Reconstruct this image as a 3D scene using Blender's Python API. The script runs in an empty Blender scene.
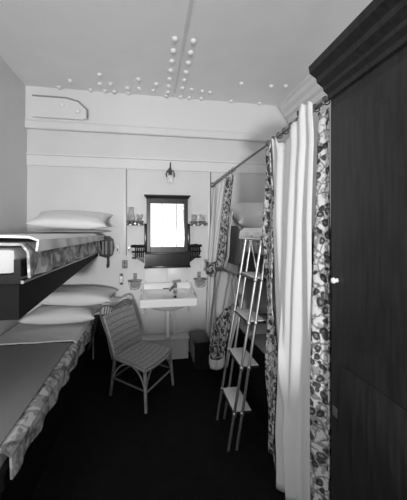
import bpy, bmesh, math, random
from mathutils import Vector, Matrix, noise
random.seed(7)
S = bpy.context.scene
C = S.collection
PI = math.pi

# ------------------------------------------------------------------ materials
def new_mat(name):
    m = bpy.data.materials.new(name); m.use_nodes = True
    nt = m.node_tree
    return m, nt, nt.nodes['Principled BSDF']

def mat(name, g, rough=.5, metal=0., spec=.5, bump=0., bscale=60., var=0., vscale=4.):
    """neutral grey material with optional mottling and bump"""
    m, nt, b = new_mat(name)
    b.inputs['Base Color'].default_value = (g, g, g, 1)
    b.inputs['Roughness'].default_value = rough
    b.inputs['Metallic'].default_value = metal
    b.inputs['Specular IOR Level'].default_value = spec
    tc = nt.nodes.new('ShaderNodeTexCoord')
    if var:
        n = nt.nodes.new('ShaderNodeTexNoise'); n.inputs['Scale'].default_value = vscale
        n.inputs['Detail'].default_value = 5
        r = nt.nodes.new('ShaderNodeValToRGB')
        lo, hi = g * (1 - var), min(.95, g * (1 + var))
        r.color_ramp.elements[0].position = .3; r.color_ramp.elements[0].color = (lo, lo, lo, 1)
        r.color_ramp.elements[1].position = .7; r.color_ramp.elements[1].color = (hi, hi, hi, 1)
        nt.links.new(tc.outputs['Object'], n.inputs['Vector'])
        nt.links.new(n.outputs['Fac'], r.inputs['Fac'])
        nt.links.new(r.outputs['Color'], b.inputs['Base Color'])
    if bump:
        n2 = nt.nodes.new('ShaderNodeTexNoise'); n2.inputs['Scale'].default_value = bscale
        n2.inputs['Detail'].default_value = 3
        bp = nt.nodes.new('ShaderNodeBump'); bp.inputs['Strength'].default_value = bump
        bp.inputs['Distance'].default_value = .01
        nt.links.new(tc.outputs['Object'], n2.inputs['Vector'])
        nt.links.new(n2.outputs['Fac'], bp.inputs['Height'])
        nt.links.new(bp.outputs['Normal'], b.inputs['Normal'])
    return m

def wood(name, g, rough=.3, scale=(22, 22, 2.2), contrast=.3):
    m, nt, b = new_mat(name)
    tc = nt.nodes.new('ShaderNodeTexCoord'); mp = nt.nodes.new('ShaderNodeMapping')
    mp.inputs['Scale'].default_value = scale
    n = nt.nodes.new('ShaderNodeTexNoise'); n.inputs['Scale'].default_value = 2.5; n.inputs['Detail'].default_value = 6
    r = nt.nodes.new('ShaderNodeValToRGB')
    lo, hi = g * (1 - contrast), g * (1 + contrast)
    r.color_ramp.elements[0].position = .35; r.color_ramp.elements[0].color = (lo, lo, lo, 1)
    r.color_ramp.elements[1].position = .65; r.color_ramp.elements[1].color = (hi, hi, hi, 1)
    nt.links.new(tc.outputs['Object'], mp.inputs['Vector']); nt.links.new(mp.outputs['Vector'], n.inputs['Vector'])
    nt.links.new(n.outputs['Fac'], r.inputs['Fac']); nt.links.new(r.outputs['Color'], b.inputs['Base Color'])
    b.inputs['Roughness'].default_value = rough; b.inputs['Specular IOR Level'].default_value = .25
    return m

def floral(name, scale=15., dark=.05, mid=.22, light=.62, amount=.5):
    """printed flower-and-leaf chintz"""
    m, nt, b = new_mat(name)
    N = nt.nodes.new; L = nt.links.new
    tc = N('ShaderNodeTexCoord')
    warp = N('ShaderNodeTexNoise'); warp.inputs['Scale'].default_value = 9; warp.inputs['Detail'].default_value = 2
    mixv = N('ShaderNodeMix'); mixv.data_type = 'VECTOR'; mixv.inputs[0].default_value = .07
    L(tc.outputs['Object'], warp.inputs['Vector'])
    L(tc.outputs['Object'], mixv.inputs[4]); L(warp.outputs['Color'], mixv.inputs[5])
    v = N('ShaderNodeTexVoronoi'); v.inputs['Scale'].default_value = scale
    L(mixv.outputs[1], v.inputs['Vector'])
    r = N('ShaderNodeValToRGB'); r.color_ramp.interpolation = 'EASE'
    e = r.color_ramp.elements
    e[0].position = .0; e[0].color = (mid, mid, mid, 1)
    e[1].position = 1.; e[1].color = (light, light, light, 1)
    for p, g in ((.14, mid), (.2, dark), (amount - .1, dark), (amount, light)):
        k = e.new(p); k.color = (g, g, g, 1)
    L(v.outputs['Distance'], r.inputs['Fac'])
    # leaves and stems
    v2 = N('ShaderNodeTexVoronoi'); v2.feature = 'DISTANCE_TO_EDGE'; v2.inputs['Scale'].default_value = scale * .8
    L(mixv.outputs[1], v2.inputs['Vector'])
    r2 = N('ShaderNodeValToRGB'); r2.color_ramp.elements[0].position = .05; r2.color_ramp.elements[0].color = (mid, mid, mid, 1)
    r2.color_ramp.elements[1].position = .09; r2.color_ramp.elements[1].color = (1, 1, 1, 1)
    L(v2.outputs['Distance'], r2.inputs['Fac'])
    n = N('ShaderNodeTexNoise'); n.inputs['Scale'].default_value = scale * 1.7; n.inputs['Detail'].default_value = 2
    L(tc.outputs['Object'], n.inputs['Vector'])
    r3 = N('ShaderNodeValToRGB'); r3.color_ramp.elements[0].position = .40; r3.color_ramp.elements[0].color = (.3, .3, .3, 1)
    r3.color_ramp.elements[1].position = .48; r3.color_ramp.elements[1].color = (1, 1, 1, 1)
    L(n.outputs['Fac'], r3.inputs['Fac'])
    mu = N('ShaderNodeMix'); mu.data_type = 'RGBA'; mu.blend_type = 'MULTIPLY'; mu.inputs[0].default_value = .75
    L(r.outputs['Color'], mu.inputs[6]); L(r2.outputs['Color'], mu.inputs[7])
    mu2 = N('ShaderNodeMix'); mu2.data_type = 'RGBA'; mu2.blend_type = 'MULTIPLY'; mu2.inputs[0].default_value = .7
    L(mu.outputs[2], mu2.inputs[6]); L(r3.outputs['Color'], mu2.inputs[7])
    L(mu2.outputs[2], b.inputs['Base Color'])
    b.inputs['Roughness'].default_value = .85
    return m

def wicker_mat(name, axis='U'):
    m, nt, b = new_mat(name)
    N = nt.nodes.new; L = nt.links.new
    uv = N('ShaderNodeUVMap')
    br = N('ShaderNodeTexBrick'); br.inputs['Scale'].default_value = 1
    br.inputs['Color1'].default_value = (.60, .60, .60, 1); br.inputs['Color2'].default_value = (.46, .46, .46, 1)
    br.inputs['Mortar'].default_value = (.12, .12, .12, 1)
    br.inputs['Brick Width'].default_value = .022; br.inputs['Row Height'].default_value = .011
    br.inputs['Mortar Size'].default_value = .0022
    L(uv.outputs['UV'], br.inputs['Vector'])
    wv = N('ShaderNodeTexWave'); wv.wave_type = 'BANDS'; wv.bands_direction = 'Y'; wv.inputs['Scale'].default_value = 5.2
    wv.inputs['Distortion'].default_value = .6
    L(uv.outputs['UV'], wv.inputs['Vector'])
    rp = N('ShaderNodeValToRGB'); rp.color_ramp.elements[0].position = .0; rp.color_ramp.elements[0].color = (.6, .6, .6, 1)
    rp.color_ramp.elements[1].position = .25; rp.color_ramp.elements[1].color = (1, 1, 1, 1)
    L(wv.outputs['Color'], rp.inputs['Fac'])
    mu = N('ShaderNodeMix'); mu.data_type = 'RGBA'; mu.blend_type = 'MULTIPLY'; mu.inputs[0].default_value = 1
    L(br.outputs['Color'], mu.inputs[6]); L(rp.outputs['Color'], mu.inputs[7])
    L(mu.outputs[2], b.inputs['Base Color'])
    bp = N('ShaderNodeBump'); bp.inputs['Strength'].default_value = .6; bp.inputs['Distance'].default_value = .006
    L(br.outputs['Color'], bp.inputs['Height']); L(bp.outputs['Normal'], b.inputs['Normal'])
    b.inputs['Roughness'].default_value = .5
    return m

def glass_mat(name, rough=0., tint=1.):
    m, nt, b = new_mat(name)
    b.inputs['Base Color'].default_value = (tint, tint, tint, 1)
    b.inputs['Transmission Weight'].default_value = 1
    b.inputs['Roughness'].default_value = rough
    b.inputs['IOR'].default_value = 1.16
    return m

M = dict(
    wall=mat('white wall paint', .66, .45, bump=.04, bscale=40, var=.02),
    ceil=mat('white ceiling paint', .82, .4, bump=.05, bscale=30, var=.02),
    trim=mat('white trim paint', .72, .35),
    rivet=mat('white painted rivet', .80, .3),
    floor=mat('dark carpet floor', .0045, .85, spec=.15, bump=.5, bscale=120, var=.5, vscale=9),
    dark=wood('dark mahogany', .022, .3),
    ebon=wood('blackened mahogany', .014, .18),
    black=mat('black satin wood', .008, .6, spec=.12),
    porcelain=mat('white porcelain', .86, .08),
    linen=mat('white linen', .80, .9, bump=.25, bscale=14),
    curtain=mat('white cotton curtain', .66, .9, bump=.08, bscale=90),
    drape=mat('grey curtain cotton', .42, .9, bump=.2, bscale=30),  # greyer version of the curtain cloth, for the lower sweep
    blanket=mat('grey wool blanket', .30, .95, bump=.4, bscale=200),
    ticking=mat('pale mattress ticking', .55, .9, bump=.2, bscale=30),
    brass=mat('polished brass fittings', .35, .3, metal=.9),
    iron=mat('dark metal', .08, .4, metal=.6),
    steel=mat('bright plated metal', .5, .38, metal=.9),
    rattan=mat('bare rattan cane', .34, .35, var=.3, vscale=30),
    rattandark=mat('dark rattan cane', .14, .4, var=.3, vscale=30),  # darker cane for the rear legs, hoop and spindles
    weave=wicker_mat('woven wicker'),
    tread=mat('pale rubber tread', .68, .6, bump=.2, bscale=100),
    floralborder=floral('floral chintz border', 24, .06, .22, .58, .48),
    floraldark=floral('floral chintz skirt', 24, .05, .2, .5, .5),
    coverlet=floral('patterned coverlet', 9, .36, .46, .72, .42),
    glass=glass_mat('clear glass'),
    opal=glass_mat('frosted glass shade', .25, .9),
    board=wood('mid brown berth board', .22, .3),
    wardrobe=wood('dark wardrobe wood', .022, .42),
    chest=wood('dark stained chest wood', .015, .3),
    chestside=mat('grey chest side', .22, .5, var=.2, vscale=10),  # paler grey than the rest of the chest
    skyframe=mat('white window frame', .7, .4),
)
mm, nt_, b_ = new_mat('mirror silvering')
b_.inputs['Base Color'].default_value = (.93, .93, .93, 1); b_.inputs['Metallic'].default_value = 1; b_.inputs['Roughness'].default_value = .015
M['mirror'] = mm
# sheer curtain before the rear window
ms, nts, bs = new_mat('sheer white muslin')
bs.inputs['Base Color'].default_value = (.85, .85, .85, 1); bs.inputs['Roughness'].default_value = 1
tr = nts.nodes.new('ShaderNodeBsdfTranslucent'); tr.inputs['Color'].default_value = (.9, .9, .9, 1)
tp = nts.nodes.new('ShaderNodeBsdfTransparent')
mx = nts.nodes.new('ShaderNodeMixShader'); mx.inputs[0].default_value = .5
mx2 = nts.nodes.new('ShaderNodeMixShader'); mx2.inputs[0].default_value = .6
nts.links.new(bs.outputs[0], mx.inputs[1]); nts.links.new(tr.outputs[0], mx.inputs[2])
nts.links.new(mx.outputs[0], mx2.inputs[1]); nts.links.new(tp.outputs[0], mx2.inputs[2])
nts.links.new(mx2.outputs[0], nts.nodes['Material Output'].inputs['Surface'])
M['sheer'] = ms

# ------------------------------------------------------------------ mesh helpers
class MB:
    def __init__(self):
        self.bm = bmesh.new(); self.uv = None
    def box(self, x0, x1, y0, y1, z0, z1, bev=0):
        r = bmesh.ops.create_cube(self.bm, size=1)
        vs = r['verts']
        for v in vs:
            v.co = Vector(((x0 + x1) / 2 + v.co.x * (x1 - x0), (y0 + y1) / 2 + v.co.y * (y1 - y0), (z0 + z1) / 2 + v.co.z * (z1 - z0)))
        if bev:
            es = list({e for v in vs for e in v.link_edges})
            bmesh.ops.bevel(self.bm, geom=es, offset=bev, segments=2, affect='EDGES', profile=.6)
        return self
    def hexa(self, p):      # 8 corners: bottom ring 0-3, top ring 4-7
        v = [self.bm.verts.new(q) for q in p]
        for f in ((3, 2, 1, 0), (4, 5, 6, 7), (0, 1, 5, 4), (1, 2, 6, 5), (2, 3, 7, 6), (3, 0, 4, 7)):
            self.bm.faces.new([v[i] for i in f])
        return self
    def prism(self, pts, axis, a, b):   # polygon pts in the plane across axis, extruded a..b
        def P(q, t):
            return {'x': (t, q[0], q[1]), 'y': (q[0], t, q[1]), 'z': (q[0], q[1], t)}[axis]
        A = [self.bm.verts.new(P(q, a)) for q in pts]; B = [self.bm.verts.new(P(q, b)) for q in pts]
        n = len(pts)
        self.bm.faces.new(A); self.bm.faces.new(B[::-1])
        for i in range(n):
            self.bm.faces.new((A[i], B[i], B[(i + 1) % n], A[(i + 1) % n]))
        return self
    def tube(self, pts, r, seg=10, cap=True, closed=False):
        pts = [Vector(p) for p in pts]; n = len(pts)
        rs = r if isinstance(r, (list, tuple)) else [r] * n
        rings = []; up = None
        for i, p in enumerate(pts):
            a = pts[i - 1] if (i > 0 or closed) else p
            b = pts[(i + 1) % n] if (i < n - 1 or closed) else p
            d = (b - a).normalized()
            if up is None:
                up = Vector((0, 0, 1)) if abs(d.z) < .9 else Vector((1, 0, 0))
            s = d.cross(up).normalized(); up = s.cross(d).normalized()
            rings.append([self.bm.verts.new(p + (s * math.cos(2 * PI * k / seg) + up * math.sin(2 * PI * k / seg)) * rs[i]) for k in range(seg)])
        m = n if closed else n - 1
        for i in range(m):
            A, B = rings[i], rings[(i + 1) % n]
            for k in range(seg):
                self.bm.faces.new((A[k], A[(k + 1) % seg], B[(k + 1) % seg], B[k]))
        if cap and not closed:
            self.bm.faces.new(rings[0][::-1]); self.bm.faces.new(rings[-1])
        return self
    def lathe(self, prof, loc, seg=24, axis='z'):   # prof: (radius, height) pairs
        rings = []
        for (r, z) in prof:
            ring = []
            for k in range(seg):
                a = 2 * PI * k / seg
                q = {'z': (r * math.cos(a), r * math.sin(a), z), 'y': (r * math.cos(a), z, r * math.sin(a)), 'x': (z, r * math.cos(a), r * math.sin(a))}[axis]
                ring.append(self.bm.verts.new(Vector(loc) + Vector(q)))
            rings.append(ring)
        for i in range(len(rings) - 1):
            for k in range(seg):
                self.bm.faces.new((rings[i][k], rings[i][(k + 1) % seg], rings[i + 1][(k + 1) % seg], rings[i + 1][k]))
        for ring, rv in ((rings[0], True), (rings[-1], False)):
            self.bm.faces.new(ring[::-1] if rv else ring)
        return self
    def grid(self, nu, nv, f, thick=0., uvf=None):
        """surface f(u, v), given thickness along its normals"""
        P = [[Vector(f(i / nu, j / nv)) for j in range(nv + 1)] for i in range(nu + 1)]
        Nn = [[None] * (nv + 1) for _ in range(nu + 1)]
        for i in range(nu + 1):
            for j in range(nv + 1):
                du = P[min(i + 1, nu)][j] - P[max(i - 1, 0)][j]; dv = P[i][min(j + 1, nv)] - P[i][max(j - 1, 0)]
                n = du.cross(dv); Nn[i][j] = n.normalized() if n.length > 1e-12 else Vector((0, 0, 1))
        uvl = self.bm.loops.layers.uv.verify() if uvf else None
        def face(idx, vs, flip):
            q = [vs[a][b] for a, b in idx]
            if flip: q = q[::-1]; idx = idx[::-1]
            fc = self.bm.faces.new(q)
            if uvl:
                for lp, (a, b) in zip(fc.loops, idx): lp[uvl].uv = uvf(a / nu, b / nv)
        A = [[self.bm.verts.new(P[i][j] + Nn[i][j] * thick / 2) for j in range(nv + 1)] for i in range(nu + 1)]
        for i in range(nu):
            for j in range(nv):
                face([(i, j), (i + 1, j), (i + 1, j + 1), (i, j + 1)], A, False)
        if thick:
            B = [[self.bm.verts.new(P[i][j] - Nn[i][j] * thick / 2) for j in range(nv + 1)] for i in range(nu + 1)]
            for i in range(nu):
                for j in range(nv):
                    face([(i, j), (i + 1, j), (i + 1, j + 1), (i, j + 1)], B, True)
            rim = [(i, 0) for i in range(nu)] + [(nu, j) for j in range(nv)] + [(i, nv) for i in range(nu, 0, -1)] + [(0, j) for j in range(nv, 0, -1)]
            for k in range(len(rim)):
                a, b = rim[k], rim[(k + 1) % len(rim)]
                fc = self.bm.faces.new((A[a[0]][a[1]], B[a[0]][a[1]], B[b[0]][b[1]], A[b[0]][b[1]]))
                if uvl:
                    for lp, q in zip(fc.loops, (a, a, b, b)): lp[uvl].uv = uvf(q[0] / nu, q[1] / nv)
        return self

ORG = {}
def obj(name, mb, m, parent=None, smooth=True, sub=0, angle=40):
    bm = mb.bm
    bmesh.ops.recalc_face_normals(bm, faces=bm.faces)
    if parent is not None:
        o0 = ORG[parent]
    else:
        xs = [v.co for v in bm.verts]
        lo = Vector([min(c[i] for c in xs) for i in range(3)]); hi = Vector([max(c[i] for c in xs) for i in range(3)])
        o0 = Vector(((lo.x + hi.x) / 2, (lo.y + hi.y) / 2, lo.z))
    for v in bm.verts: v.co -= o0
    me = bpy.data.meshes.new(name); bm.to_mesh(me); bm.free()
    me.materials.append(M[m])
    o = bpy.data.objects.new(name, me); C.objects.link(o)
    if parent is not None: o.parent = parent
    else: o.location = o0
    ORG[o] = o0
    if smooth:
        for p in me.polygons: p.use_smooth = True
        me.set_sharp_from_angle(angle=math.radians(angle))
    if sub:
        md = o.modifiers.new('sub', 'SUBSURF'); md.levels = sub; md.render_levels = sub
    return o

def tag(o, label, cat, group=None):
    o['label'] = label; o['category'] = cat
    if group: o['group'] = group
    return o

def thing(name, label, cat, loc, group=None):
    o = bpy.data.objects.new(name, None); C.objects.link(o)
    o.location = loc; o.empty_display_size = .1; ORG[o] = Vector(loc)
    return tag(o, label, cat, group)

def struct(name, mb, m, parent=None, smooth=False):
    o = obj(name, mb, m, parent, smooth)
    if parent is None: o['kind'] = 'structure'
    return o

def bez(a, b, c, n=10):
    a, b, c = Vector(a), Vector(b), Vector(c)
    return [a * (1 - t) ** 2 + b * 2 * t * (1 - t) + c * t * t for t in [i / n for i in range(n + 1)]]

def lerp(a, b, t): return a + (b - a) * t
def ramp(t, xs, ys):
    if t <= xs[0]: return ys[0]
    for i in range(len(xs) - 1):
        if t <= xs[i + 1]: return lerp(ys[i], ys[i + 1], (t - xs[i]) / (xs[i + 1] - xs[i]))
    return ys[-1]

# ------------------------------------------------------------------ room shell
XL, XR, YB, YF, H = -1.42, 1.85, 3.85, -1.6, 3.25
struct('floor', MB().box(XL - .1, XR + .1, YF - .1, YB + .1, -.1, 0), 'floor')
ceil = struct('ceiling', MB().box(XL - .1, XR + .1, YF - .1, YB + .1, H, H + .1), 'ceil')
struct('wall_back', MB().box(XL - .1, XR + .1, YB, YB + .1, 0, H), 'wall')
struct('wall_right', MB().box(XR, XR + .1, YF - .1, YB, 0, H), 'wall')
# left wall with a port open to the deck, nearer than the berths
WY0, WY1, WZ0, WZ1 = .05, 1.25, 1.45, 2.25
struct('wall_left', MB().box(XL - .1, XL, YF - .1, WY0, 0, H).box(XL - .1, XL, WY1, YB, 0, H).box(XL - .1, XL, WY0, WY1, 0, WZ0).box(XL - .1, XL, WY0, WY1, WZ1, H), 'wall')
w = MB()
for y in (WY0, WY1 - .05): w.box(XL - .08, XL - .03, y, y + .05, WZ0, WZ1)
for z in (WZ0, WZ1 - .05): w.box(XL - .08, XL - .03, WY0 + .05, WY1 - .05, z, z + .05)
struct('window_2', w, 'skyframe')
# wall behind the camera with the window that the looking glass shows
VX0, VX1, VZ0, VZ1 = -1.38, 1.35, 1.05, 2.85
struct('wall_front', MB().box(XL, VX0, YF - .1, YF, 0, H).box(VX1, XR, YF - .1, YF, 0, H).box(VX0, VX1, YF - .1, YF, 0, VZ0).box(VX0, VX1, YF - .1, YF, VZ1, H), 'wall')
w = MB()
for x in (VX0, VX1 - .05): w.box(x, x + .05, YF - .08, YF - .03, VZ0, VZ1)
for z in (VZ0, VZ1 - .05): w.box(VX0 + .05, VX1 - .05, YF - .08, YF - .03, z, z + .05)
for x in (-.5, .36, .80): w.box(x, x + .025, YF - .075, YF - .035, VZ0 + .05, VZ1 - .05)
struct('window_1', w, 'skyframe')
# rivets in the deckhead, in rows along the plate seam
def dome(r, h):
    b = MB(); b.lathe([(r, 0.), (r * .97, -h * .3), (r * .8, -h * .7), (r * .45, -h * .95), (.002, -h)], (0, 0, 0), 14)
    return b
rv = None
SPOTS = [(-.63, 3.45), (-.48, 3.46), (-.38, 3.47), (-.23, 3.33), (-.23, 3.47), (-.51, 3.29), (-.4, 3.27), (-.11, 3.32), (.04, 3.34), (.07, 3.19),
         (.2, 3.21), (.2, 3.35), (.19, 3.48), (.35, 3.23), (.45, 3.24), (.35, 3.48), (.45, 3.48), (.59, 3.49), (.57, 3.26), (.66, 3.27),
         (.95, 3.47), (1.3, 3.48), (1.27, 3.02), (1.42, 2.99), (1.65, 3.01), (1.64, 3.49), (.94, 3.02),
         (.2, 3.06), (.35, 3.06), (.2, 2.9), (.35, 2.9), (.2, 2.74), (.35, 2.74), (.2, 2.58), (.35, 2.58), (.2, 2.42), (.35, 2.42), (-.11, 3.12), (-.48, 3.1), (-.8, 3.28), (-.95, 3.46)]
for i, (x, y) in enumerate(SPOTS):
    if rv is None:
        rv = obj('rivet', dome(.028, .026), 'rivet'); o = rv
    else:
        o = rv.copy(); C.objects.link(o)
    o.parent = ceil
    o.location = Vector((x * 1.097, min(y * 1.09, 3.755), H - .026)) - ORG[ceil]
struct('seam_strap', MB().box(.286, .312, -.5, 3.66, H - .008, H), 'wall', ceil)

# deck beam across the back of the ceiling with its foot moulding
beam = struct('trim_1', MB().box(XL, XR, 3.80, YB, 2.80, H), 'trim')
struct('foot_moulding', MB().prism([(YB, 2.762), (3.79, 2.762), (3.782, 2.772), (3.785, 2.84), (3.799, 2.865), (3.799, 2.799), (YB, 2.799)], 'x', XL, XR), 'trim', beam)
struct('trim_2', MB().prism([(YB, 2.335), (YB - .02, 2.335), (YB - .02, 2.345), (YB - .014, 2.35), (YB - .014, 2.455), (YB - .03, 2.465), (YB - .03, 2.482), (YB, 2.482)], 'x', XL, XR), 'trim')
# crown moulding under the ceiling on the right
struct('trim_3', MB().prism([(XR, H), (XR - .16, H), (XR - .16, H - .03), (XR - .135, H - .045), (XR - .12, H - .09), (XR - .08, H - .12), (XR - .07, H - .17), (XR - .03, H - .19), (XR - .02, H - .25), (XR, H - .25)], 'y', YF, 3.77), 'trim')
struct('baseboard_back', MB().box(XL, -.14, YB - .02, YB, 0, .16).box(.52, XR, YB - .02, YB, 0, .16), 'trim')
# gusset plate on the beam
g = thing('gusset_plate', 'white angular gusset plate with rivets high on the ceiling beam at left', 'bracket', (-1.0, 3.80, 2.87))
outl = [(-1.328, 3.123), (-0.960, 3.123), (-0.827, 3.092), (-0.730, 3.001), (-0.730, 2.898), (-0.776, 2.883), (-1.328, 2.883)]
obj('plate', MB().prism(outl, 'y', 3.745, 3.799), 'trim', g, smooth=False)
rim = [(-1.328, 3.123), (-0.960, 3.123), (-0.827, 3.092), (-0.730, 3.001), (-0.730, 2.903)]
obj('shaded_flange', MB().tube([(x, 3.747, z) for x, z in rim], .011, 8), 'blanket', g)  # plate edge coloured grey for the shade along its rim
for (x, z) in ((-0.833, 2.975), (-1.006, 3.041)):
    obj('rivet', MB().lathe([(.034, 0), (.032, -.01), (.024, -.02), (.002, -.026)], (x, 3.745, z), 14, 'y'), 'rivet', g)

# cover strips of the panelling
for n, (x, lab) in enumerate(((-.301, 'narrow upright panel strip on wall, left of the looking glass'), (.766, 'narrow upright panel strip on wall beside the far curtain'))):
    t = thing('panel_strip', lab, 'strip', (x, YB, 1.1))
    obj('strip', MB().box(x - .018, x + .018, YB - .018, YB - .001, 1.20, 2.335, .004), 'trim', t)
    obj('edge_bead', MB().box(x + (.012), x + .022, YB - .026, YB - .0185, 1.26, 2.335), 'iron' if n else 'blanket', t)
    if n == 0:
        obj('socket_box', MB().box(x - .033, x + .033, YB - .05, YB - .019, 1.10, 1.20, .006), 'blanket', t)
        obj('screw', MB().lathe([(.008, 0), (.008, -.006)], (x, YB - .05, 1.17), 10, 'y'), 'black', t)
        obj('screw', MB().lathe([(.008, 0), (.008, -.006)], (x, YB - .05, 1.12), 10, 'y'), 'black', t)

# ------------------------------------------------------------------ wall lamp
t = thing('wall_lamp', 'small electric wall lamp with glass shade above the looking glass', 'lamp', (.255, YB, 2.2))
obj('back_plate', MB().lathe([(.0, 0), (.034, 0), (.034, -.012), (.02, -.022), (.0, -.022)][1:-1], (.255, YB - .001, 2.33), 18, 'y'), 'iron', t)
obj('arm', MB().tube([(.255, YB - .02, 2.33), (.255, YB - .06, 2.34), (.255, YB - .10, 2.36), (.255, YB - .12, 2.40), (.255, YB - .12, 2.42)], [.012, .011, .010, .009, .004], 10), 'iron', t)
obj('holder', MB().tube([(.255, YB - .1, 2.35), (.255, YB - .1, 2.26)], [.014, .024], 12), 'iron', t)
for sx in (-1, 1):
    obj('side_bracket', MB().tube([(.255, YB - .1, 2.30), (.255 + sx * .035, YB - .1, 2.315), (.255 + sx * .05, YB - .1, 2.27), (.255 + sx * .045, YB - .1, 2.235)], .009, 8), 'iron', t)
obj('glass_shade', MB().lathe([(.028, 2.262), (.04, 2.24), (.045, 2.2), (.035, 2.165), (.012, 2.15)], (.255, YB - .1, 0), 20), 'opal', t)

# ------------------------------------------------------------------ looking glass cabinet
t = thing('mirror_cabinet', 'dark wooden looking glass with moulded cornice and ledge above the washbasin', 'mirror', (.22, YB, 1.12))
y0 = 3.75
fr = MB()
fr.box(-.036, .012, y0, YB - .001, 1.30, 1.965, .006).box(.428, .476, y0, YB - .001, 1.30, 1.965, .006)
fr.box(.012, .428, y0, YB - .001, 1.905, 1.965).box(.012, .428, y0, YB - .001, 1.30, 1.362)
obj('frame', fr, 'dark', t, smooth=False)
obj('mirror_glass', MB().box(.0125, .4275, y0 + .02, YB - .002, 1.3625, 1.9045), 'mirror', t, smooth=False)
def rev(x0, x1, y0_, prof):   # mitred cornice profile (out, z) around front and two sides
    b = MB()
    rows = []
    for (o_, z) in prof:
        rows.append([b.bm.verts.new(p) for p in ((x0 - o_, YB - .001, z), (x0 - o_, y0_ - o_, z), (x1 + o_, y0_ - o_, z), (x1 + o_, YB - .001, z))])
    for i in range(len(rows) - 1):
        for k in range(3): b.bm.faces.new((rows[i][k], rows[i][k + 1], rows[i + 1][k + 1], rows[i + 1][k]))
        b.bm.faces.new((rows[i][3], rows[i][0], rows[i + 1][0], rows[i + 1][3]))
    b.bm.faces.new(rows[0][::-1]); b.bm.faces.new(rows[-1])
    return b
obj('cornice', rev(-.036, .476, y0, [(.0, 1.9655), (.008, 1.968), (.012, 1.98), (.026, 1.992), (.03, 1.996), (.03, 2.008), (0, 2.012)]), 'dark', t, smooth=False)
obj('ledge', MB().box(-.055, .495, y0 - .02, YB - .001, 1.275, 1.2995, .005), 'dark', t)
obj('apron', MB().box(-.055, .50, y0 - .005, YB - .001, 1.13, 1.2745), 'ebon', t, smooth=False)
obj('apron_rail', MB().box(-.065, .508, y0 - .025, YB - .001, 1.104, 1.1295, .006), 'ebon', t)
for x in (-.05, .487): # reeded side pilasters
    obj('pilaster', MB().box(x - .014, x + .014, y0 - .012, YB - .002, 1.30, 1.655, .004), 'ebon', t)
for s, xa, xb in ((-1, -.066, -.212), (1, .509, .648)):
    pts = [(xa, 1.39), (xb + s * -.05, 1.40), (xb + s * -.015, 1.385), (xb, 1.35), (xb, 1.27), (xb + s * -.015, 1.235), (xb + s * -.05, 1.222), (xa, 1.16)]
    obj('bottle_rack_back', MB().prism(pts, 'y', YB - .02, YB - .001), 'ebon', t, smooth=False)
    def loop(z, r, zoff=0):
        return MB().tube([(xa, y0 - .01, z), (xb + s * -.05, y0 - .01, z), (xb + s * -.012, y0 + .008, z), (xb, y0 + .04, z), (xb, YB - .021, z)], r, 8)
    obj('rack_rail', loop(1.375, .018), 'ebon', t)
    obj('rack_rail', loop(1.305, .010), 'ebon', t)
    obj('rack_base', MB().prism([(xa, y0 - .02), (xb + s * -.05, y0 - .02), (xb, y0 + .03), (xb, YB - .021), (xa, YB - .021)], 'z', 1.222, 1.24), 'ebon', t, smooth=False)
    n = 5
    for k in range(n):
        x = lerp(xa, xb + s * -.03, (k + .5) / n)
        obj('rack_baluster', MB().tube([(x, y0 - .008, 1.2405), (x, y0 - .008, 1.365)], .006, 8), 'iron', t)

# ------------------------------------------------------------------ holders, carafe, tumblers
def holder(name, lab, x0, x1, cx, z):
    t = thing(name, lab, 'holder', ((x0 + x1) / 2, YB, z - .03))
    obj('wall_arm', MB().box(x0, x1, YB - .02, YB - .001, z - .02, z + .01, .003), 'brass', t)
    for c in cx:
        obj('ring', MB().tube([(c + .048 * math.cos(a), YB - .075 + .048 * math.sin(a), z + .02) for a in [2 * PI * k / 20 for k in range(20)]], .006, 8, closed=True), 'brass', t)
        obj('base_plate', MB().lathe([(.05, z - .03), (.052, z - .02), (.05, z - .014)], (c, YB - .075, 0), 20), 'brass', t)
        for a in (.6, 2.5, 4.7):
            obj('upright', MB().tube([(c + .048 * math.cos(a), YB - .075 + .048 * math.sin(a), z - .02), (c + .048 * math.cos(a), YB - .075 + .048 * math.sin(a), z + .02)], .005, 6), 'brass', t)
    return t
holder('bottle_holder', 'metal bottle and glass holder on wall left of the looking glass', -.28, -.072, (-.228, -.124), 1.66)
holder('tumbler_holder', 'metal double tumbler holder on wall right of the looking glass', .52, .745, (.56, .665), 1.66)
def vessel(name, lab, cat, prof, x, zb, fill=None):
    t = thing(name, lab, cat, (x, YB - .075, zb))
    obj('glass_body', MB().lathe(prof, (x, YB - .075, zb), 24), 'glass', t)
    return t
vz = 1.6465
vessel('water_carafe', 'clear glass water carafe with flared neck in the left holder', 'bottle',
       [(.036, 0), (.040, .01), (.040, .035), (.056, .05), (.058, .07), (.05, .10), (.036, .13), (.034, .18), (.04, .205), (.036, .204), (.030, .18), (.032, .13), (.046, .10), (.054, .07), (.052, .052), (.036, .037), (.036, .012), (.03, .006)], -.228, vz)
tum = [(.030, 0), (.034, .004), (.040, .125), (.0375, .125), (.0315, .01), (.02, .008)]
vessel('tumbler', 'clear drinking glass beside the carafe in the left holder', 'glass', tum, -.124, vz)
vessel('tumbler', 'left clear tumbler in the holder right of the looking glass', 'glass', tum, .56, vz, )
vessel('tumbler', 'right clear tumbler in the holder nearest the far curtain', 'glass', tum, .665, vz)

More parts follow.
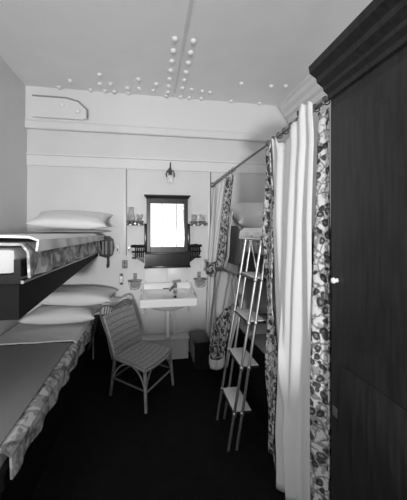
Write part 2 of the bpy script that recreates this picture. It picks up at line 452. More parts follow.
# wall fittings left of the looking glass
for x, lab in ((-.385, 'white porcelain coat hook plate left of the panel strip'), (-.2505, 'white porcelain coat hook plate right of the panel strip')):
    t = thing('hook_plate', lab, 'hook', (x, YB, 1.29))
    obj('plate', MB().box(x - .0225, x + .0225, YB - .035, YB - .001, 1.285, 1.405, .012), 'porcelain', t)
    obj('hook', MB().tube([(x, YB - .036, 1.33), (x, YB - .06, 1.318), (x, YB - .07, 1.335), (x, YB - .07, 1.35)], .006, 8), 'brass', t)
t = thing('bell_push', 'small white electric bell push with dark ends below the panel strip', 'switch', (-.343, YB, .9))
obj('back_plate', MB().box(-.365, -.321, YB - .012, YB - .001, .895, 1.035, .005), 'blanket', t)
obj('push_button', MB().box(-.36, -.326, YB - .036, YB - .0125, .925, 1.005, .012), 'porcelain', t)
for zz in (.91, 1.02):
    obj('screw', MB().lathe([(.009, 0), (.009, -.008)], (-.343, YB - .0125, zz), 10, 'y'), 'black', t)
for cx, lab in ((-.178, 'clear glass soap dish on a wall bracket left of the washbasin'), (.632, 'clear glass soap dish on a wall bracket right of the washbasin')):
    t = thing('soap_dish', lab, 'soap dish', (cx, YB, .83))
    obj('bracket', MB().box(cx - .022, cx + .022, YB - .02, YB - .001, .965, 1.035, .004).box(cx - .01, cx + .01, YB - .06, YB - .021, .965, .98), 'blanket', t)
    cy = YB - .105
    obj('wire_ring', MB().tube([(cx + .082 * math.cos(a), cy + .075 * math.sin(a), .955) for a in [2 * PI * k / 28 for k in range(28)]], .0045, 6, closed=True), 'brass', t)
    prof = [(.02, .0), (.05, .012), (.07, .05), (.078, .105), (.075, .105), (.066, .052), (.046, .018), (.015, .006)]
    obj('glass_bowl', MB().lathe(prof, (cx, cy, .845), 28), 'glass', t)
# splash boards
t = thing('splash_board', 'pale marble splash board on wall between looking glass and washbasin', 'splashback', (.22, YB, .9))
obj('left_panel', MB().box(-.06, .219, YB - .014, YB - .001, .915, 1.10, .003), 'ceil', t)
obj('right_panel', MB().box(.222, .50, YB - .012, YB - .001, .915, 1.10, .003), 'trim', t)
for x in (-.045, .47):
    for z in (.93, 1.085):
        obj('screw', MB().lathe([(.006, 0), (.005, -.005)], (x, YB - .0145 if x < 0 else YB - .0125, z), 10, 'y'), 'iron', t)

# ------------------------------------------------------------------ washbasin
t = thing('washbasin', 'white porcelain washbasin with raised back on the rear wall', 'sink', (.215, YB, .6))
bx0, bx1, byf, zt = -.108, .538, 3.36, .79
def slab():
    b = MB()
    nx, ny = 36, 26
    def zb(x, y):
        u = (x - .215) / .255; v = (y - 3.59) / .165
        d = (abs(u) ** 3 + abs(v) ** 3) ** (1 / 3)
        return zt + .045 * (y - byf) / .48 - (.04 * (1 - d ** 2) ** .6 if d < 1 else 0.) + (.008 if d > 1.18 else .008 * max(0, (d - 1) / .18))
    def f(u, v):
        x = lerp(bx0, bx1, u); y = lerp(byf, YB - .002, v)
        return (x, y, zb(x, y))
    P = [[b.bm.verts.new(f(i / nx, j / ny)) for j in range(ny + 1)] for i in range(nx + 1)]
    Q = [[b.bm.verts.new((lerp(bx0, bx1, i / nx) , lerp(byf, YB - .002, j / ny), .705 - .0)) for j in range(ny + 1)] for i in range(nx + 1)]
    # lower skirt under the rim hides a bowl shaped belly
    for i in range(nx + 1):
        for j in range(ny + 1):
            q = Q[i][j].co; u = (q.x - .215) / .30; v = (q.y - 3.59) / .2
            d = math.hypot(u, v)
            if d < 1: q.z -= .09 * (1 - d * d)
    for i in range(nx):
        for j in range(ny):
            b.bm.faces.new((P[i][j], P[i + 1][j], P[i + 1][j + 1], P[i][j + 1]))
            b.bm.faces.new((Q[i][j + 1], Q[i + 1][j + 1], Q[i + 1][j], Q[i][j]))
    ring = [(i, 0) for i in range(nx)] + [(nx, j) for j in range(ny)] + [(i, ny) for i in range(nx, 0, -1)] + [(0, j) for j in range(ny, 0, -1)]
    for k in range(len(ring)):
        a, c = ring[k], ring[(k + 1) % len(ring)]
        b.bm.faces.new((Q[a[0]][a[1]], Q[c[0]][c[1]], P[c[0]][c[1]], P[a[0]][a[1]]))
    return b
o = obj('basin', slab(), 'porcelain', t, angle=60)
md = o.modifiers.new('bevel', 'BEVEL'); md.width = .016; md.segments = 3; md.limit_method = 'ANGLE'; md.angle_limit = math.radians(60)
def back():
    b = MB()
    pr = [(YB - .002, .80), (3.775, .80), (3.785, .84), (3.805, .895), (3.815, .91), (YB - .002, .91)]
    b.prism(pr, 'x', -.083, .513)
    return b
o = obj('raised_back', back(), 'porcelain', t, smooth=False)
for s, x in ((-1, -.078), (1, .508)):   # curved cheeks running forward from the raised back
    pts = [(x, 3.845), (x, 3.79)] + [(x + s * .026 * (1 - math.cos(k / 8 * PI / 2)), 3.79 - .20 * math.sin(k / 8 * PI / 2)) for k in range(1, 9)]
    def f(u, v, pts=pts):
        k = u * (len(pts) - 1); i = min(int(k), len(pts) - 2); q = Vector(pts[i]).lerp(Vector(pts[i + 1]), k - i)
        top = lerp(.905, .80, max(0, (u - .1) / .9) ** .7)
        return (q.x, q.y, lerp(.792, top, v))
    obj('cheek', MB().grid(20, 4, f, .02), 'porcelain', t)
for x in (.275, ):
    obj('faucet_pedestal', MB().lathe([(.026, 0), (.028, .008), (.018, .02), (.016, .06), (.024, .068), (.024, .10), (.012, .112)], (.31, 3.70, .80), 16), 'brass', t)
    obj('faucet_spout', MB().tube(bez((.31, 3.70, .88), (.29, 3.64, .90), (.235, 3.60, .845), 8), [.014] * 8 + [.011], 10), 'brass', t)
    obj('faucet_handle', MB().tube([(.31, 3.70, .905), (.31, 3.70, .928)], .011, 8).tube([(.275, 3.70, .928), (.38, 3.69, .945)], .010, 8), 'brass', t)
    obj('drain_plug', MB().lathe([(.018, 0), (.018, .012), (.006, .02)], (.30, 3.57, .772), 14), 'iron', t)
    obj('plug_chain', MB().tube(bez((.30, 3.57, .79), (.31, 3.66, .80), (.31, 3.70, .80), 10), .004, 6), 'brass', t)
    obj('overflow_slot', MB().box(.165, .24, 3.768, 3.7745, .838, .85), 'iron', t)
obj('waste_pipe', MB().tube([(.218, 3.66, .625), (.218, 3.66, .262)], [.032, .026], 16), 'trim', t)
obj('waste_collar', MB().lathe([(.04, .0), (.044, .02), (.034, .035)], (.218, 3.66, .262), 16), 'trim', t)
obj('supply_pipe', MB().tube([(.31, 3.76, .66), (.31, 3.76, .26)], .014, 10), 'trim', t)
for x in (-.06, .49):
    obj('support_bracket', MB().box(x - .014, x + .014, YB - .03, YB - .001, .52, .70, .004).tube(bez((x, YB - .03, .55), (x, YB - .06, .66), (x, YB - .25, .695), 8), .011, 8), 'trim', t)
    obj('bracket_knob', MB().lathe([(.02, 0), (.024, -.01), (.012, -.022)], (x, YB - .031, .54), 12, 'y'), 'trim', t)
t = thing('pipe_casing', 'low white painted pipe casing on the floor under the washbasin', 'casing', (.2, 3.75, 0))
obj('casing_box', MB().box(-.12, .47, 3.66, YB - .001, 0, .236), 'trim', t, smooth=False)
obj('casing_lid', MB().box(-.135, .485, 3.64, YB - .001, .2365, .26, .006), 'trim', t)

# ------------------------------------------------------------------ dark chest
t = thing('wooden_chest', 'low black wooden chest on floor between washbasin and far curtain', 'chest', (.62, 3.4, 0))
obj('body', MB().box(.49, .655, 3.28, 3.66, .03, .30), 'chest', t, smooth=False)
obj('lid', MB().box(.478, .665, 3.265, 3.672, .3005, .33, .005), 'chest', t)
obj('side_panel', MB().box(.483, .4895, 3.28, 3.63, .11, .285, .002), 'chestside', t)
obj('plinth', MB().box(.495, .65, 3.29, 3.65, 0, .0295), 'black', t, smooth=False)
obj('latch', MB().box(.476, .4825, 3.30, 3.34, .10, .18, .002), 'steel', t)

# ------------------------------------------------------------------ bedding helpers
def pillow(name, lab, cx, cy, cz, lx, ly, th, rot=(0, 0, 0), group=None, m='linen', seed=0, sag=0.):
    b = MB(); n = 26
    def prof(u, v, s):
        x, y = 2 * u - 1, 2 * v - 1
        ex = max(0., 1 - abs(x) ** 2.6); ey = max(0., 1 - abs(y) ** 2.6)
        hgt = (ex * ey) ** .42
        pin = 1 - .11 * (1 - abs(x) ** 2) * abs(y) ** 3          # edges draw in, corners stay out
        pin2 = 1 - .11 * (1 - abs(y) ** 2) * abs(x) ** 3
        nz = noise.noise(Vector((x * 1.7 + seed, y * 1.7, s * 2. + seed))) * .012 * hgt
        crease = .006 * math.sin(9 * (x * .6 + y) + seed) * ex * ey * (abs(x) ** 2)
        return Vector((x * lx / 2 * pin2, y * ly / 2 * pin, s * (th / 2) * hgt + nz + crease - sag * x * x))
    R = Matrix.Rotation(rot[2], 3, 'Z') @ Matrix.Rotation(rot[1], 3, 'Y') @ Matrix.Rotation(rot[0], 3, 'X')
    c = Vector((cx, cy, cz))
    T = [[b.bm.verts.new(c + R @ prof(i / n, j / n, 1)) for j in range(n + 1)] for i in range(n + 1)]
    Bm = [[T[i][j] if i in (0, n) or j in (0, n) else b.bm.verts.new(c + R @ prof(i / n, j / n, -1)) for j in range(n + 1)] for i in range(n + 1)]
    for i in range(n):
        for j in range(n):
            b.bm.faces.new((T[i][j], T[i + 1][j], T[i + 1][j + 1], T[i][j + 1]))
            q = (Bm[i][j + 1], Bm[i + 1][j + 1], Bm[i + 1][j], Bm[i][j])
            b.bm.faces.new(q)
    return tag(obj(name, b, m, angle=75), lab, 'pillow', group)

# ------------------------------------------------------------------ left berths
LY0, LY1 = 1.55, YB - .002
XB = -.60
t = thing('upper_berth', 'dark wooden upper berth high on the left wall', 'berth', (-1.0, 2.7, 1.28))
obj('bed_board', MB().box(XL + .001, XB, LY0, LY1, 1.305, 1.345), 'ebon', t, smooth=False)
obj('edge_rail', MB().tube([(XB + .006, LY0, 1.312), (XB + .006, LY1, 1.312)], .009, 8), 'brass', t)
obj('lee_board', MB().box(XB - .03, XB - .001, LY0, LY1, 1.3455, 1.42), 'ebon', t, smooth=False)
obj('shade_board', MB().prism([(LY0 + .02, 1.13), (3.80, 1.262), (3.80, 1.3045), (LY0 + .02, 1.3045)], 'x', XL + .002, XB - .015), 'black', t, smooth=False)  # added black board standing in for the shade below the berth
# head bracket fixed to the wall beyond the mattress
pts = [(-.60, 1.26), (-.60, 1.50), (-.48, 1.50), (-.435, 1.46), (-.42, 1.36), (-.44, 1.27), (-.50, 1.23)]
obj('head_bracket', MB().prism(pts, 'y', YB - .06, YB - .002), 'ebon', t, smooth=False)
for x in (-.555, -.515, -.455):
    obj('bracket_strap', MB().box(x - .012, x + .012, YB - .075, YB - .0605, 1.28, 1.44, .003), 'blanket', t)
obj('bracket_hook', MB().tube([(-.495, YB - .07, 1.26), (-.495, YB - .075, 1.16), (-.495, YB - .10, 1.13), (-.495, YB - .12, 1.16)], .014, 8), 'iron', t)
tag(obj('mattress', MB().box(XL + .01, XB - .032, LY0 + .02, LY1 - .02, 1.3465, 1.47, .03), 'ticking'), 'pale mattress lying in the upper left berth', 'mattress')
def cover(x_in, x_out, y0_, y1_, ztop, zdrop, amp, seed, nu=16, nv=40):
    """bed cover: flat on the mattress, turned down over the aisle side"""
    L1 = abs(x_out - x_in); Rr = .03; L2 = ztop - zdrop
    sgn = 1 if x_out > x_in else -1
    def f(u, v):
        y = lerp(y0_, y1_, v); d = u * (L1 + L2)
        w = noise.noise(Vector((u * 5 + seed, y * 4, seed)))
        if d < L1 - Rr: x, z = x_in + sgn * d, ztop
        elif d < L1 + Rr:
            a = (d - (L1 - Rr)) / (2 * Rr) * PI / 2
            x, z = x_out - sgn * Rr + sgn * Rr * math.sin(a), ztop - Rr + Rr * math.cos(a)
        else: x, z = x_out + sgn * .012 * max(0, (d - L1) / max(L2, .01)) * math.sin(y * 21 + seed), ztop - Rr - (d - L1 - Rr)
        return (x + sgn * amp * abs(w) * .3, y, z + amp * w * (1 if d < L1 else .4))
    return MB().grid(nu, nv, f, .012)
tag(obj('coverlet', cover(XL + .02, XB + .025, LY0 + .01, 3.62, 1.492, 1.33, .005, 1.), 'coverlet'), 'mottled floral coverlet hanging over the upper left berth edge', 'bedspread')
tag(obj('bed_sheet', cover(XL + .02, XB + .062, 1.6, YB - .10, 1.526, 1.455, .004, 3.), 'linen'), 'smooth white sheet spread at the head of the upper left berth', 'sheet')
pillow('pillow', 'plump white pillow at the head of the upper left berth', -.835, 3.50, 1.690, .80, .46, .14, (math.radians(19), math.radians(2), 0), 'white bed pillows', seed=1.3)
pillow('pillow', 'flat white underpillow showing below the plump one, upper left berth', -.86, 3.54, 1.557, .84, .42, .028, (0, 0, 0), 'white bed pillows', seed=4.1)

XBL = -.672
t = thing('lower_berth', 'dark wooden lower berth by the chair at left', 'berth', (-1.0, 2.7, 0))
obj('bed_board', MB().box(XL + .001, XBL, LY0, LY1, .33, .37), 'ebon', t, smooth=False)
obj('front_panel', MB().box(XBL - .04, XBL - .01, LY0, LY1, .0, .3295), 'black', t, smooth=False)
obj('lee_board', MB().box(XBL - .03, XBL - .001, LY0, LY1, .3705, .42), 'ebon', t, smooth=False)
obj('foot_board', MB().box(XL + .002, XBL - .041, LY0, LY0 + .03, 0, .3295), 'ebon', t, smooth=False)
obj('dark_panel', MB().prism([(XBL + .012, 0), (-.37, 0), (-.37, .42), (-.42, .50), (-.50, .535), (XBL + .012, .54)], 'y', 3.80, YB - .001), 'black', t, smooth=False)  # plain black panel on the back wall beside the lower bed
for k in range(2):
    obj('edge_rod', MB().tube(bez((XBL + .05 + .018 * k, 3.70, .56), (XBL + .065 + .018 * k, 3.45, .40), (XBL + .052, 3.22, .345), 10), .006, 6), 'iron', t)
tag(obj('mattress', MB().box(XL + .01, XBL - .032, LY0 + .04, LY1 - .02, .3715, .49, .03), 'ticking'), 'pale mattress lying in the lower left berth', 'mattress')
tag(obj('coverlet', cover(XL + .02, XBL + .02, LY0 + .02, 3.60, .505, .37, .005, 5.), 'coverlet'), 'mottled floral coverlet edging the lower left berth', 'bedspread')
tag(obj('wool_blanket', cover(XL + .03, XBL - .03, LY0 + .03, 2.93, .532, .528, .003, 8.), 'blanket'), 'plain grey wool blanket on the lower left berth', 'blanket')
tag(obj('bed_sheet', cover(XL + .02, XBL + .005, 2.945, LY1 - .02, .548, .522, .005, 9.), 'linen'), 'white turned down sheet between pillows and grey blanket, lower left berth', 'sheet')
pillow('pillow', 'lower white pillow of the stack on the lower left berth', -.93, 3.52, .655, .74, .50, .165, (math.radians(1), 0, 0), 'white bed pillows', seed=6.6)
pillow('pillow', 'top white pillow with pointed corner on the lower left berth', -.80, 3.54, .845, .84, .50, .165, (math.radians(2), math.radians(2), math.radians(-3)), 'white bed pillows', seed=9.2)

# ------------------------------------------------------------------ right berths behind the curtains
RX = .89
t = thing('upper_berth', 'dark wooden upper berth behind the right hand curtains', 'berth', (1.35, 2.6, 1.38))
obj('bed_board', MB().box(RX + .03, XR - .001, 1.3, YB - .002, 1.38, 1.42), 'ebon', t, smooth=False)
pr = [(1.3, 1.37), (1.3, 1.46), (2.72, 1.46), (2.80, 1.475), (2.87, 1.54), (2.93, 1.60), (3.02, 1.615), (3.84, 1.615), (3.84, 1.20), (3.0, 1.20), (2.85, 1.26), (2.72, 1.37)]
obj('lee_board', MB().prism(pr, 'x', RX, RX + .028), 'board', t, smooth=False)
tag(obj('mattress', MB().box(RX + .04, XR - .01, 1.32, YB - .02, 1.4215, 1.555, .03), 'ticking'), 'pale mattress lying in the upper right berth', 'mattress')
tag(obj('coverlet', cover(XR - .02, RX - .02, 1.34, 2.80, 1.585, 1.485, .016, 12.), 'linen'), 'rumpled white coverlet hanging over the upper right berth above the ladder', 'bedspread')
tag(obj('bed_sheet', cover(XR - .02, RX + .045, 2.82, YB - .03, 1.572, 1.56, .004, 14.), 'linen'), 'smooth white sheet under the pillow of the upper right berth', 'sheet')
pillow('pillow', 'large rounded white pillow in the upper right berth', 1.37, 3.48, 1.76, .84, .56, .24, (math.radians(24), 0, math.radians(4)), 'white bed pillows', seed=2.4)

t = thing('lower_berth', 'dark wooden lower berth with high black side behind the ladder', 'berth', (1.35, 2.6, 0))
pr = [(1.3, .0), (1.3, .57), (2.2, .56), (2.90, .545), (3.02, .565), (3.12, .63), (3.18, .69), (3.27, .735), (3.84, .735), (3.84, 0)]
obj('side_board', MB().prism(pr, 'x', RX, RX + .028), 'black', t, smooth=False)
obj('bed_board', MB().box(RX + .03, XR - .001, 1.3, YB - .002, .36, .40), 'ebon', t, smooth=False)
tag(obj('mattress', MB().box(RX + .04, XR - .01, 1.32, YB - .02, .4015, .535, .03), 'ticking'), 'pale mattress lying in the lower right berth', 'mattress')
tag(obj('wool_blanket', cover(XR - .02, RX + .035, 1.34, 2.72, .575, .56, .012, 21.), 'blanket'), 'grey wool blanket spread on the lower right berth behind ladder', 'blanket')
tag(obj('bed_sheet', cover(XR - .02, RX + .04, 2.74, YB - .03, .575, .55, .012, 23.), 'linen'), 'white sheet at the head of the lower right berth', 'sheet')
pillow('pillow', 'white pillow lying in the lower right berth seen past the ladder', 1.36, 3.42, .80, .78, .56, .22, (math.radians(38), 0, 0), 'white bed pillows', seed=3.9)
def fold(u, v):
    x = lerp(RX + .06, XR - .05, u)
    return (x, lerp(3.79, 3.77, v) + .02 * math.sin(x * 34), lerp(.99, .62, v))
tag(obj('bed_hanging', MB().grid(40, 12, fold, .008), 'floraldark'), 'dark floral hanging on wall behind the lower right berth', 'hanging')

# ------------------------------------------------------------------ curtain rail
RXC, RZ = .81, 2.165
t = thing('curtain_rail', 'slim metal curtain rail running along the right hand berths', 'rail', (RXC, 2.5, RZ))
obj('rod', MB().tube([(RXC, YB - .03, RZ), (RXC, 1.245, RZ)], .0125, 12), 'brass', t)
obj('wall_flange', MB().lathe([(.035, 0), (.035, -.012), (.02, -.03)], (RXC, YB - .001, RZ), 16, 'y'), 'brass', t)
obj('rail_bracket', MB().tube([(RXC - .002, 1.49, RZ - .03), (RXC - .020, 1.49, RZ - .008), (RXC - .012, 1.49, RZ + .022), (RXC + .02, 1.49, RZ + .04), (RXC + .06, 1.49, RZ + .05)], .007, 8), 'iron', t)
obj('bracket_screw', MB().lathe([(.010, -.01), (.010, .012)], (RXC - .024, 1.49, RZ + .02), 10), 'iron', t)

def ring(y):
    return MB().tube([(RXC + .019 * math.cos(a), y, RZ - .003 + .019 * math.sin(a)) for a in [2 * PI * k / 16 for k in range(16)]], .003, 6, closed=True)

# near curtain
t = thing('near_curtain', 'long white curtain with wide floral borders, in front of the ladder at right', 'curtain', (RXC, 1.6, .03))
RIDGE = (((1.71, 1.685, 1.67, 1.69), .042, .042), ((1.49, 1.535, 1.585, 1.66), .048, .058), ((1.405, 1.455, 1.51, 1.58), .030, .046), ((1.345, 1.365, 1.375, 1.41), .028, .032), ((1.60, 1.63, 1.63, 1.58), .018, .022), ((1.79, 1.79, 1.785, 1.79), .022, .022))
def fold_x(y, z):
    q = 0.
    for ys, w_, a_ in RIDGE:
        yk = ramp(2.1 - z, [0, .55, 1.1, 1.75], ys)
        q -= a_ * math.exp(-((y - yk) / w_) ** 2)
    return q + .010 * noise.noise(Vector((y * 9, z * 1.6, 2.2))) * 1.6 + .003 * math.sin(y * 70 + z * 3)
def heading(y):
    return RZ + ramp(y, [1.30, 1.36, 1.40, 1.46, 1.55, 1.62, 1.70, 1.76, 1.84, 1.92], [-.02, .018, .028, -.035, -.085, -.10, -.04, -.03, -.045, -.03]) + .008 * math.sin(y * 90)
def near_panel(u, v):
    z = lerp(heading(lerp(1.81, 1.33, u)), .03, v)
    ya = ramp(z, [0, 2.1], [1.84, 1.85]); yb = ramp(z, [0, .8, 2.1], [1.372, 1.365, 1.318])
    y = lerp(ya, yb, u)
    y += .012 * math.sin(u * PI) * math.sin(u * 9 + z * 2.2)
    return (RXC - .022 - .012 * ramp(z, [2.0, 2.12], [0, 1]) + fold_x(y, z) * ramp(z, [1.6, 2.15], [1., .55]) + .045 * max(0, 1 - z / 1.9), y, z)
obj('panel', MB().grid(140, 44, near_panel, .005), 'curtain', t, angle=180)
def near_left(u, v):
    y = lerp(1.955, 1.785, u); z = lerp(RZ - .05, .03, v)
    y += .010 * math.sin(z * 5.5) + .006 * math.sin(z * 13)
    return (RXC - .035 + .016 * math.sin(u * 5.) + .012 * math.sin(z * 7 + u * 3) + .03 * max(0, 1 - z / 1.9), y, z)
obj('floral_border', MB().grid(20, 44, near_left, .006), 'floralborder', t, angle=180)
def near_right(u, v):
    z = lerp(RZ - .05, .03, v)
    ya = ramp(z, [0, .8, 2.1], [1.37, 1.363, 1.315]); yb = 1.236
    y = lerp(ya, yb, u)
    return (RXC + .03 * math.sin(u * 6 + 3.4) * (.6 + .4 * math.sin(z * 2.)) - .012, y, z)
obj('floral_border', MB().grid(24, 44, near_right, .006), 'floralborder', t, angle=180)
for k in range(9):
    y = 1.275 + k * .085
    if abs(y - 1.49) < .03: continue
    obj('ring', ring(y), 'iron', t)

# far curtain
t = thing('far_curtain', 'white curtain with floral edge gathered against the rear wall end of the rail', 'curtain', (RXC, 3.4, .05))
def far_y(z): # (left edge, right edge) of the gathered white panel
    return (ramp(z, [.1, 1.15, 2.12], [3.76, 3.74, 3.80]), ramp(z, [.1, .55, 1.1, 1.3, 1.7, 2.12], [3.58, 3.55, 3.48, 3.36, 3.20, 3.02]))
def far_panel(u, v):
    z = lerp(RZ - .05, .10, v); a, b = far_y(z); y = lerp(a, b, u)
    k = (RZ - z) / RZ
    return (RXC - .09 * k + lerp(.018, .03, k) * math.sin(u * 2 * PI * 6.5 + k * 1.4) + .012 * math.sin(u * 9 + z * 3), y, z)
obj('panel', MB().grid(90, 36, far_panel, .005), 'curtain', t, angle=180)
def far_border(u, v):
    z = lerp(RZ - .05, 1.12, v)
    ya = far_y(z)[1]; w_ = ramp(z, [1.1, 1.3, 2.12], [.26, .33, .22])
    y = lerp(ya, ya - w_, u); k = (RZ - z) / RZ
    return (RXC - .10 * k + .022 * math.sin(u * 7 + z * 2), y, z)
obj('floral_border', MB().grid(20, 30, far_border, .006), 'floralborder', t, angle=180)
def lining(u, v):
    z = lerp(1.75, 1.13, v); k = (RZ - z) / RZ
    ya = far_y(z)[1] - ramp(z, [1.1, 1.3, 2.12], [.26, .33, .22])
    return (RXC + .006 - .06 * k + .01 * math.sin(u * 5), lerp(ya + .02, ya - .09, u) - .02 * math.sin(z * 11), z)
obj('lining_edge', MB().grid(10, 20, lining, .004), 'curtain', t, angle=180)
# knot where the cloth is caught up
def knot(u, v):
    a = u * 2 * PI; r = .055 + .018 * math.sin(3 * a + v * 5)
    return (RXC - .11 + r * .8 * math.cos(a), 3.40 + v * .02 + r * 1.5 * math.sin(a) * math.sin(PI * (.15 + .7 * v)), lerp(1.19, 1.05, v) + .015 * math.cos(2 * a))
obj('knot', MB().grid(28, 10, knot, .006), 'floraldark', t, angle=180)
# lower sweep of the curtain over the berth side, with floral skirt and white hem
def curve3(p, u):       # smooth curve through three points
    a, b, c = [Vector(q) for q in p]
    return a * (2 * (u - .5) * (u - 1)) + b * (4 * u * (1 - u)) + c * (2 * u * (u - .5))
TOP = ((.745, 3.45, 1.07), (.775, 3.05, 1.14), (.797, 2.62, 1.155))
LOW = ((.655, 3.19, .47), (.72, 3.02, .72), (.80, 2.66, .865))
HEM = ((.612, 3.10, .26), (.665, 2.98, .245), (.735, 2.86, .35))
def drape(u, v):
    q = curve3(TOP, u).lerp(curve3(LOW, u), v)
    q.x += (.018 * math.sin(u * 24 + v) + .022 * math.sin(u * 11 + 1 - v * 1.5)) * math.sin(PI * (.2 + .65 * v)) + .02 * noise.noise(Vector((u * 5, v * 3, 5.)))
    q.z += .02 * math.sin(u * 9) * v
    return q
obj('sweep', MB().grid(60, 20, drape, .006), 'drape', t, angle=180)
obj('sweep_band', MB().tube([(.745, 3.45, 1.13), (.745, 3.0, 1.165), (.75, 2.62, 1.165)], .014, 8), 'iron', t)
def skirt(u, v):
    q = drape(u, 1.).lerp(curve3(HEM, u), v)
    q.y += .05 * u * math.sin(PI * v)
    q.x += .010 * math.sin(u * 16 + 1) * v
    return q
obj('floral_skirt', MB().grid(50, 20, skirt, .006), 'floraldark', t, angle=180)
def hem(u, v):
    q = skirt(u, 1.)
    return (q[0] - .004 * v, q[1] - .004 * v, q[2] - .095 * v - .004)
obj('hem', MB().grid(40, 5, hem, .006), 'curtain', t, angle=180)
def sidehem(u, v):
    q = skirt(1., v)
    return (q[0] + .010, q[1] - .12 * u * (.5 + .5 * math.sin(PI * (v * .8 + .15))), q[2] - .01 * u - .09 * v * v)
obj('side_lining', MB().grid(6, 20, sidehem, .005), 'curtain', t, angle=180)
for k in range(9):
    obj('ring', ring(3.74 - k * .112), 'iron', t)

# ------------------------------------------------------------------ berth ladder
t = thing('berth_ladder', 'light metal berth ladder with pale treads leaning against the upper right berth', 'ladder', (.6, 2.24, 0))
def rx(z): return .55 + .25 * z / 1.5
LYN, LYF = 2.06, 2.42
for y, nm in ((LYF, 'side_rail'), (LYN, 'side_rail')):
    for dx in (0, .062):
        obj(nm, MB().tube([(rx(0) + dx, y, .0), (rx(1.5) + dx * .75, y, 1.50)], .0105, 10), 'steel', t)
obj('top_bar', MB().tube([(rx(1.5), LYN - .01, 1.497), (rx(1.5), LYF + .01, 1.497)], .013, 10), 'steel', t)
for y in (LYN + .07, LYF - .07):
    obj('berth_hook', MB().tube([(rx(1.5), y, 1.497), (rx(1.5) + .022, y, 1.52), (rx(1.5) + .035, y, 1.50)], .009, 8), 'steel', t)
for y in (LYN + .09, LYF - .09):
    obj('brace_rod', MB().tube([(rx(1.48) + .015, y, 1.48), (.835, (LYN + LYF) / 2 + (y - 2.24) * .3, 1.24)], .006, 8), 'steel', t)
for z in (1.215, .905, .585, .262):
    x = rx(z)
    tr_ = obj('tread', MB().box(x - .006, x + .135, LYN + .012, LYF - .012, z - .022, z - .004, .003), 'dark', t)
    obj('tread_mat', MB().box(x, x + .13, LYN + .016, LYF - .016, z - .004, z + .003, .001), 'tread', tr_)
    for y in (LYN, LYF):
        for dx in (0, .06):
            obj('clamp', MB().lathe([(.012, -.014), (.015, -.010), (.015, .010), (.012, .014)], (x + dx * (.98 - .1 * z), y, z - .01), 12), 'steel', t)

# ------------------------------------------------------------------ wardrobe at the right edge
t = thing('wardrobe', 'tall dark wooden wardrobe with heavy cornice at the right edge', 'wardrobe', (1.3, .85, 0))
WX, WYF, WYN = .802, 1.225, .42
obj('carcass', MB().box(WX, XR - .001, WYN, WYF, .10, 2.14), 'wardrobe', t, smooth=False)
obj('plinth', MB().box(WX + .02, XR - .001, WYN + .02, WYF - .02, 0, .0995), 'black', t, smooth=False)
def rev2(prof):
    b = MB(); rows = []
    for (o_, z) in prof:
        rows.append([b.bm.verts.new(p) for p in ((XR - .001, WYF + o_ * .08, z), (WX - o_, WYF + o_ * .08, z), (WX - o_, WYN - o_, z), (XR - .001, WYN - o_, z))])
    for i in range(len(rows) - 1):
        for k in range(4):
            b.bm.faces.new((rows[i][k], rows[i][(k + 1) % 4], rows[i + 1][(k + 1) % 4], rows[i + 1][k]))
    b.bm.faces.new(rows[0][::-1]); b.bm.faces.new(rows[-1])
    return b
obj('cornice', rev2([(.0, 2.1405), (.014, 2.145), (.016, 2.165), (.035, 2.18), (.038, 2.195), (.065, 2.215), (.07, 2.235), (.10, 2.255), (.105, 2.285), (.0, 2.29)]), 'wardrobe', t, smooth=False)
d = obj('door', MB().box(WX - .018, WX - .0005, WYN + .03, WYF - .035, .20, 2.09, .003), 'wardrobe', t)
for (z0, z1) in ((.30, 1.0), (1.12, 2.0)):
    obj('door_panel', MB().box(WX - .026, WX - .0185, WYN + .12, WYF - .10, z0, z1, .004), 'wardrobe', d)
obj('door_handle', MB().lathe([(.010, 0), (.008, -.010), (.013, -.016), (.011, -.024), (.003, -.028)], (WX - .019, WYF - .075, 1.345), 14, 'x'), 'porcelain', d)
obj('key_plate', MB().box(WX - .022, WX - .0185, WYF - .075, WYF - .045, .76, .80, .001), 'steel', d)

# ------------------------------------------------------------------ wicker chair
t = thing('wicker_chair', 'woven wicker side chair with hooped back on the dark floor before the washbasin', 'chair', (-.06, 2.95, 0))
zs = .374
F, FR, BL, BR = Vector((-.038, 2.623, zs)), Vector((.214, 3.052, zs)), Vector((-.32, 2.925, zs)), Vector((-.09, 3.305, zs))
back_dir = Vector((-.727, .688, 0)); up = Vector((0, 0, 1))
TL = BL + back_dir * .165 + up * .352; TR = BR + back_dir * .145 + up * .368
def seat(u, v):     # u across (F side -> FR side), v front -> back
    # rounded front edge, gentle hollow
    p = F.lerp(FR, u).lerp(BL.lerp(BR, u), v)
    cu = 2 * u - 1
    p = p + (-back_dir) * (.030 * (1 - cu * cu) * (1 - v) ** 2)
    p = p + up * (-.020 * math.sin(PI * v) * (1 - cu * cu) - .012 * (1 - v) ** 4)
    return p
W_, D_ = .47, .42
obj('seat', MB().grid(20, 20, seat, .016, lambda u, v: (u * W_, v * D_)), 'weave', t, angle=60)
def bk(u, v):
    p = BL.lerp(BR, u).lerp(TL.lerp(TR, u), v); cu = 2 * u - 1
    return p + up * .004 + back_dir * (.020 * (1 - cu * cu) - .015 * math.sin(PI * v))
obj('backrest', MB().grid(20, 18, bk, .014, lambda u, v: (u * W_, v * .4)), 'weave', t, angle=60)
rim_pts = [seat(u, 0) for u in [i / 12 for i in range(13)]] + [seat(1, v) for v in [i / 10 for i in range(1, 11)]] + [seat(u, 1) for u in [1 - i / 8 for i in range(1, 9)]] + [seat(0, v) for v in [1 - i / 10 for i in range(1, 10)]]
obj('seat_rim', MB().tube([p - up * .012 for p in rim_pts], .013, 8, closed=True), 'rattan', t)
bo = back_dir * .022
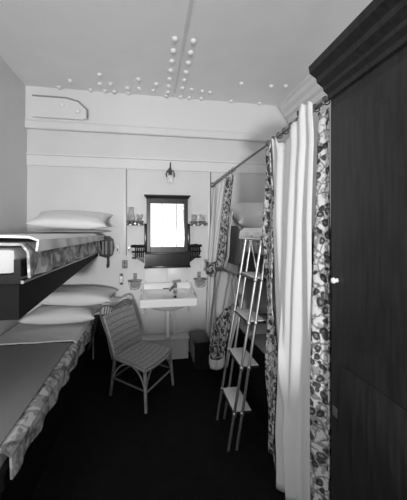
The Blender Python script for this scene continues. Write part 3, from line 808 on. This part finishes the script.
obj('back_rim', MB().tube([BL + bo * .2, BL.lerp(TL, .5) + back_dir * -.012, TL, TL.lerp(TR, .5) + back_dir * .02, TR, BR.lerp(TR, .5) + back_dir * -.012, BR + bo * .2], .012, 8), 'rattan', t)
# bentwood hoop behind the woven panel
hb, ht = BL + bo * 1.6 - up * .03, TL + bo * 1.2
e1 = TL + up * .075 + bo * 1.8; e2 = TR + up * .07 + bo * 1.6
acr = (TR - TL).normalized()
hoop = [hb, BL.lerp(TL, .5) + bo, TL + bo - acr * .015]
hoop += bez(TL + bo + up * .03 - acr * .018, e1 - acr * .02 + up * .03, e1 + acr * .07 + up * .012, 8)
mid = TL.lerp(TR, .42) + bo * 1.2 + up * .045
hoop += [mid]
hoop += bez(TL.lerp(TR, .58) + bo * 1.2 + up * .065, e2 - acr * .01 + up * .03, TR + bo + up * .02 + acr * .012, 8)
hoop += [TR + bo + acr * .015, BR.lerp(TR, .5) + bo, BR + bo * 1.6 - up * .03]
obj('back_hoop', MB().tube(hoop, .0095, 8), 'rattandark', t)
for k in range(4):
    a = TL + acr * (.015 + .035 * k) + bo * .6; b = TL + acr * (.055 + .04 * k) + bo * 1.6 + up * (.085 - .006 * k)
    obj('back_spindle', MB().tube([a, b], .006, 6), 'rattandark', t)
for k in range(2):
    a = TL.lerp(TR, .62 + .2 * k) + bo * 1.4 + up * (.07 + .01 * k); b = TL.lerp(TR, .85 + .1 * k) + bo * .8 + up * .012
    obj('back_spindle', MB().tube([a, b], .005, 6), 'rattandark', t)
legs = {}
for key, top, foot, mt in (('F', F + Vector((0, .02, -.03)), (-.030, 2.615, 0), 'rattan'), ('FR', FR + Vector((-.012, .0, -.03)), (.234, 3.046, 0), 'rattan'),
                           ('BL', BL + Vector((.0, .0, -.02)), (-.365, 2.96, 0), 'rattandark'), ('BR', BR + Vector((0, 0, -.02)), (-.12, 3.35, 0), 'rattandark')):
    foot = Vector(foot); legs[key] = (top, foot)
    obj('leg', MB().tube([top, top.lerp(foot, .5), foot], [.0165, .015, .0125], 12), mt, t)
def on(key, z):
    a, b = legs[key]; return a.lerp(b, (a.z - z) / (a.z - b.z))
for a, b, z in (('F', 'BL', .175), ('F', 'FR', .16), ('FR', 'BR', .17), ('BL', 'BR', .17)):
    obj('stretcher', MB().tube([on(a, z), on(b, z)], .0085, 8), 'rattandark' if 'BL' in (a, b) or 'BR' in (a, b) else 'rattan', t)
for a, b in (('F', 'FR'), ('F', 'BL'), ('FR', 'F'), ('BL', 'F')):
    p = on(a, .16); q = legs[a][0].lerp(legs[b][0], .40); c = legs[a][0].lerp(legs[b][0], .10); c.z = .32
    q.z = zs - .03
    obj('brace', MB().tube(bez(p, c, q, 10), .0075, 8), 'rattan', t)

# ------------------------------------------------------------------ light
def area(name, loc, target, sx, sy, power, spread=180):
    l = bpy.data.lights.new(name, 'AREA'); l.shape = 'RECTANGLE'; l.size = sx; l.size_y = sy; l.energy = power
    l.spread = math.radians(spread)
    o = bpy.data.objects.new(name, l); C.objects.link(o); o.location = loc
    o.rotation_euler = (Vector(target) - Vector(loc)).to_track_quat('-Z', 'Y').to_euler()
    return o
area('deck_daylight', (-.35, -4.0, 1.37), (.1, 3.85, 1.5), .4, .18, 250)
area('port_daylight', (XL - .13, .65, 1.85), (1.2, 2.6, 1.4), .9, .6, 13)
wd = bpy.data.worlds.new('daylight'); S.world = wd; wd.use_nodes = True
bg = wd.node_tree.nodes['Background']; bg.inputs[0].default_value = (1, 1, 1, 1); bg.inputs[1].default_value = 1.6

# ------------------------------------------------------------------ camera
cam = bpy.data.cameras.new('camera'); co = bpy.data.objects.new('camera', cam); C.objects.link(co)
cam.sensor_fit = 'HORIZONTAL'; cam.sensor_width = 36; cam.lens = 36 * 300 / 407
cam.shift_y = -18 / 407
cam.clip_start = .02
co.location = (0, 0, 1.55); co.rotation_euler = (PI / 2, 0, math.radians(-10.2))
S.camera = co
S.view_settings.view_transform = 'Standard'; S.view_settings.look = 'None'
S.view_settings.gamma = 1; S.view_settings.exposure = 0; S.view_settings.use_curve_mapping = False
S.cycles.use_denoising = True
S.cycles.max_bounces = 10; S.cycles.diffuse_bounces = 6
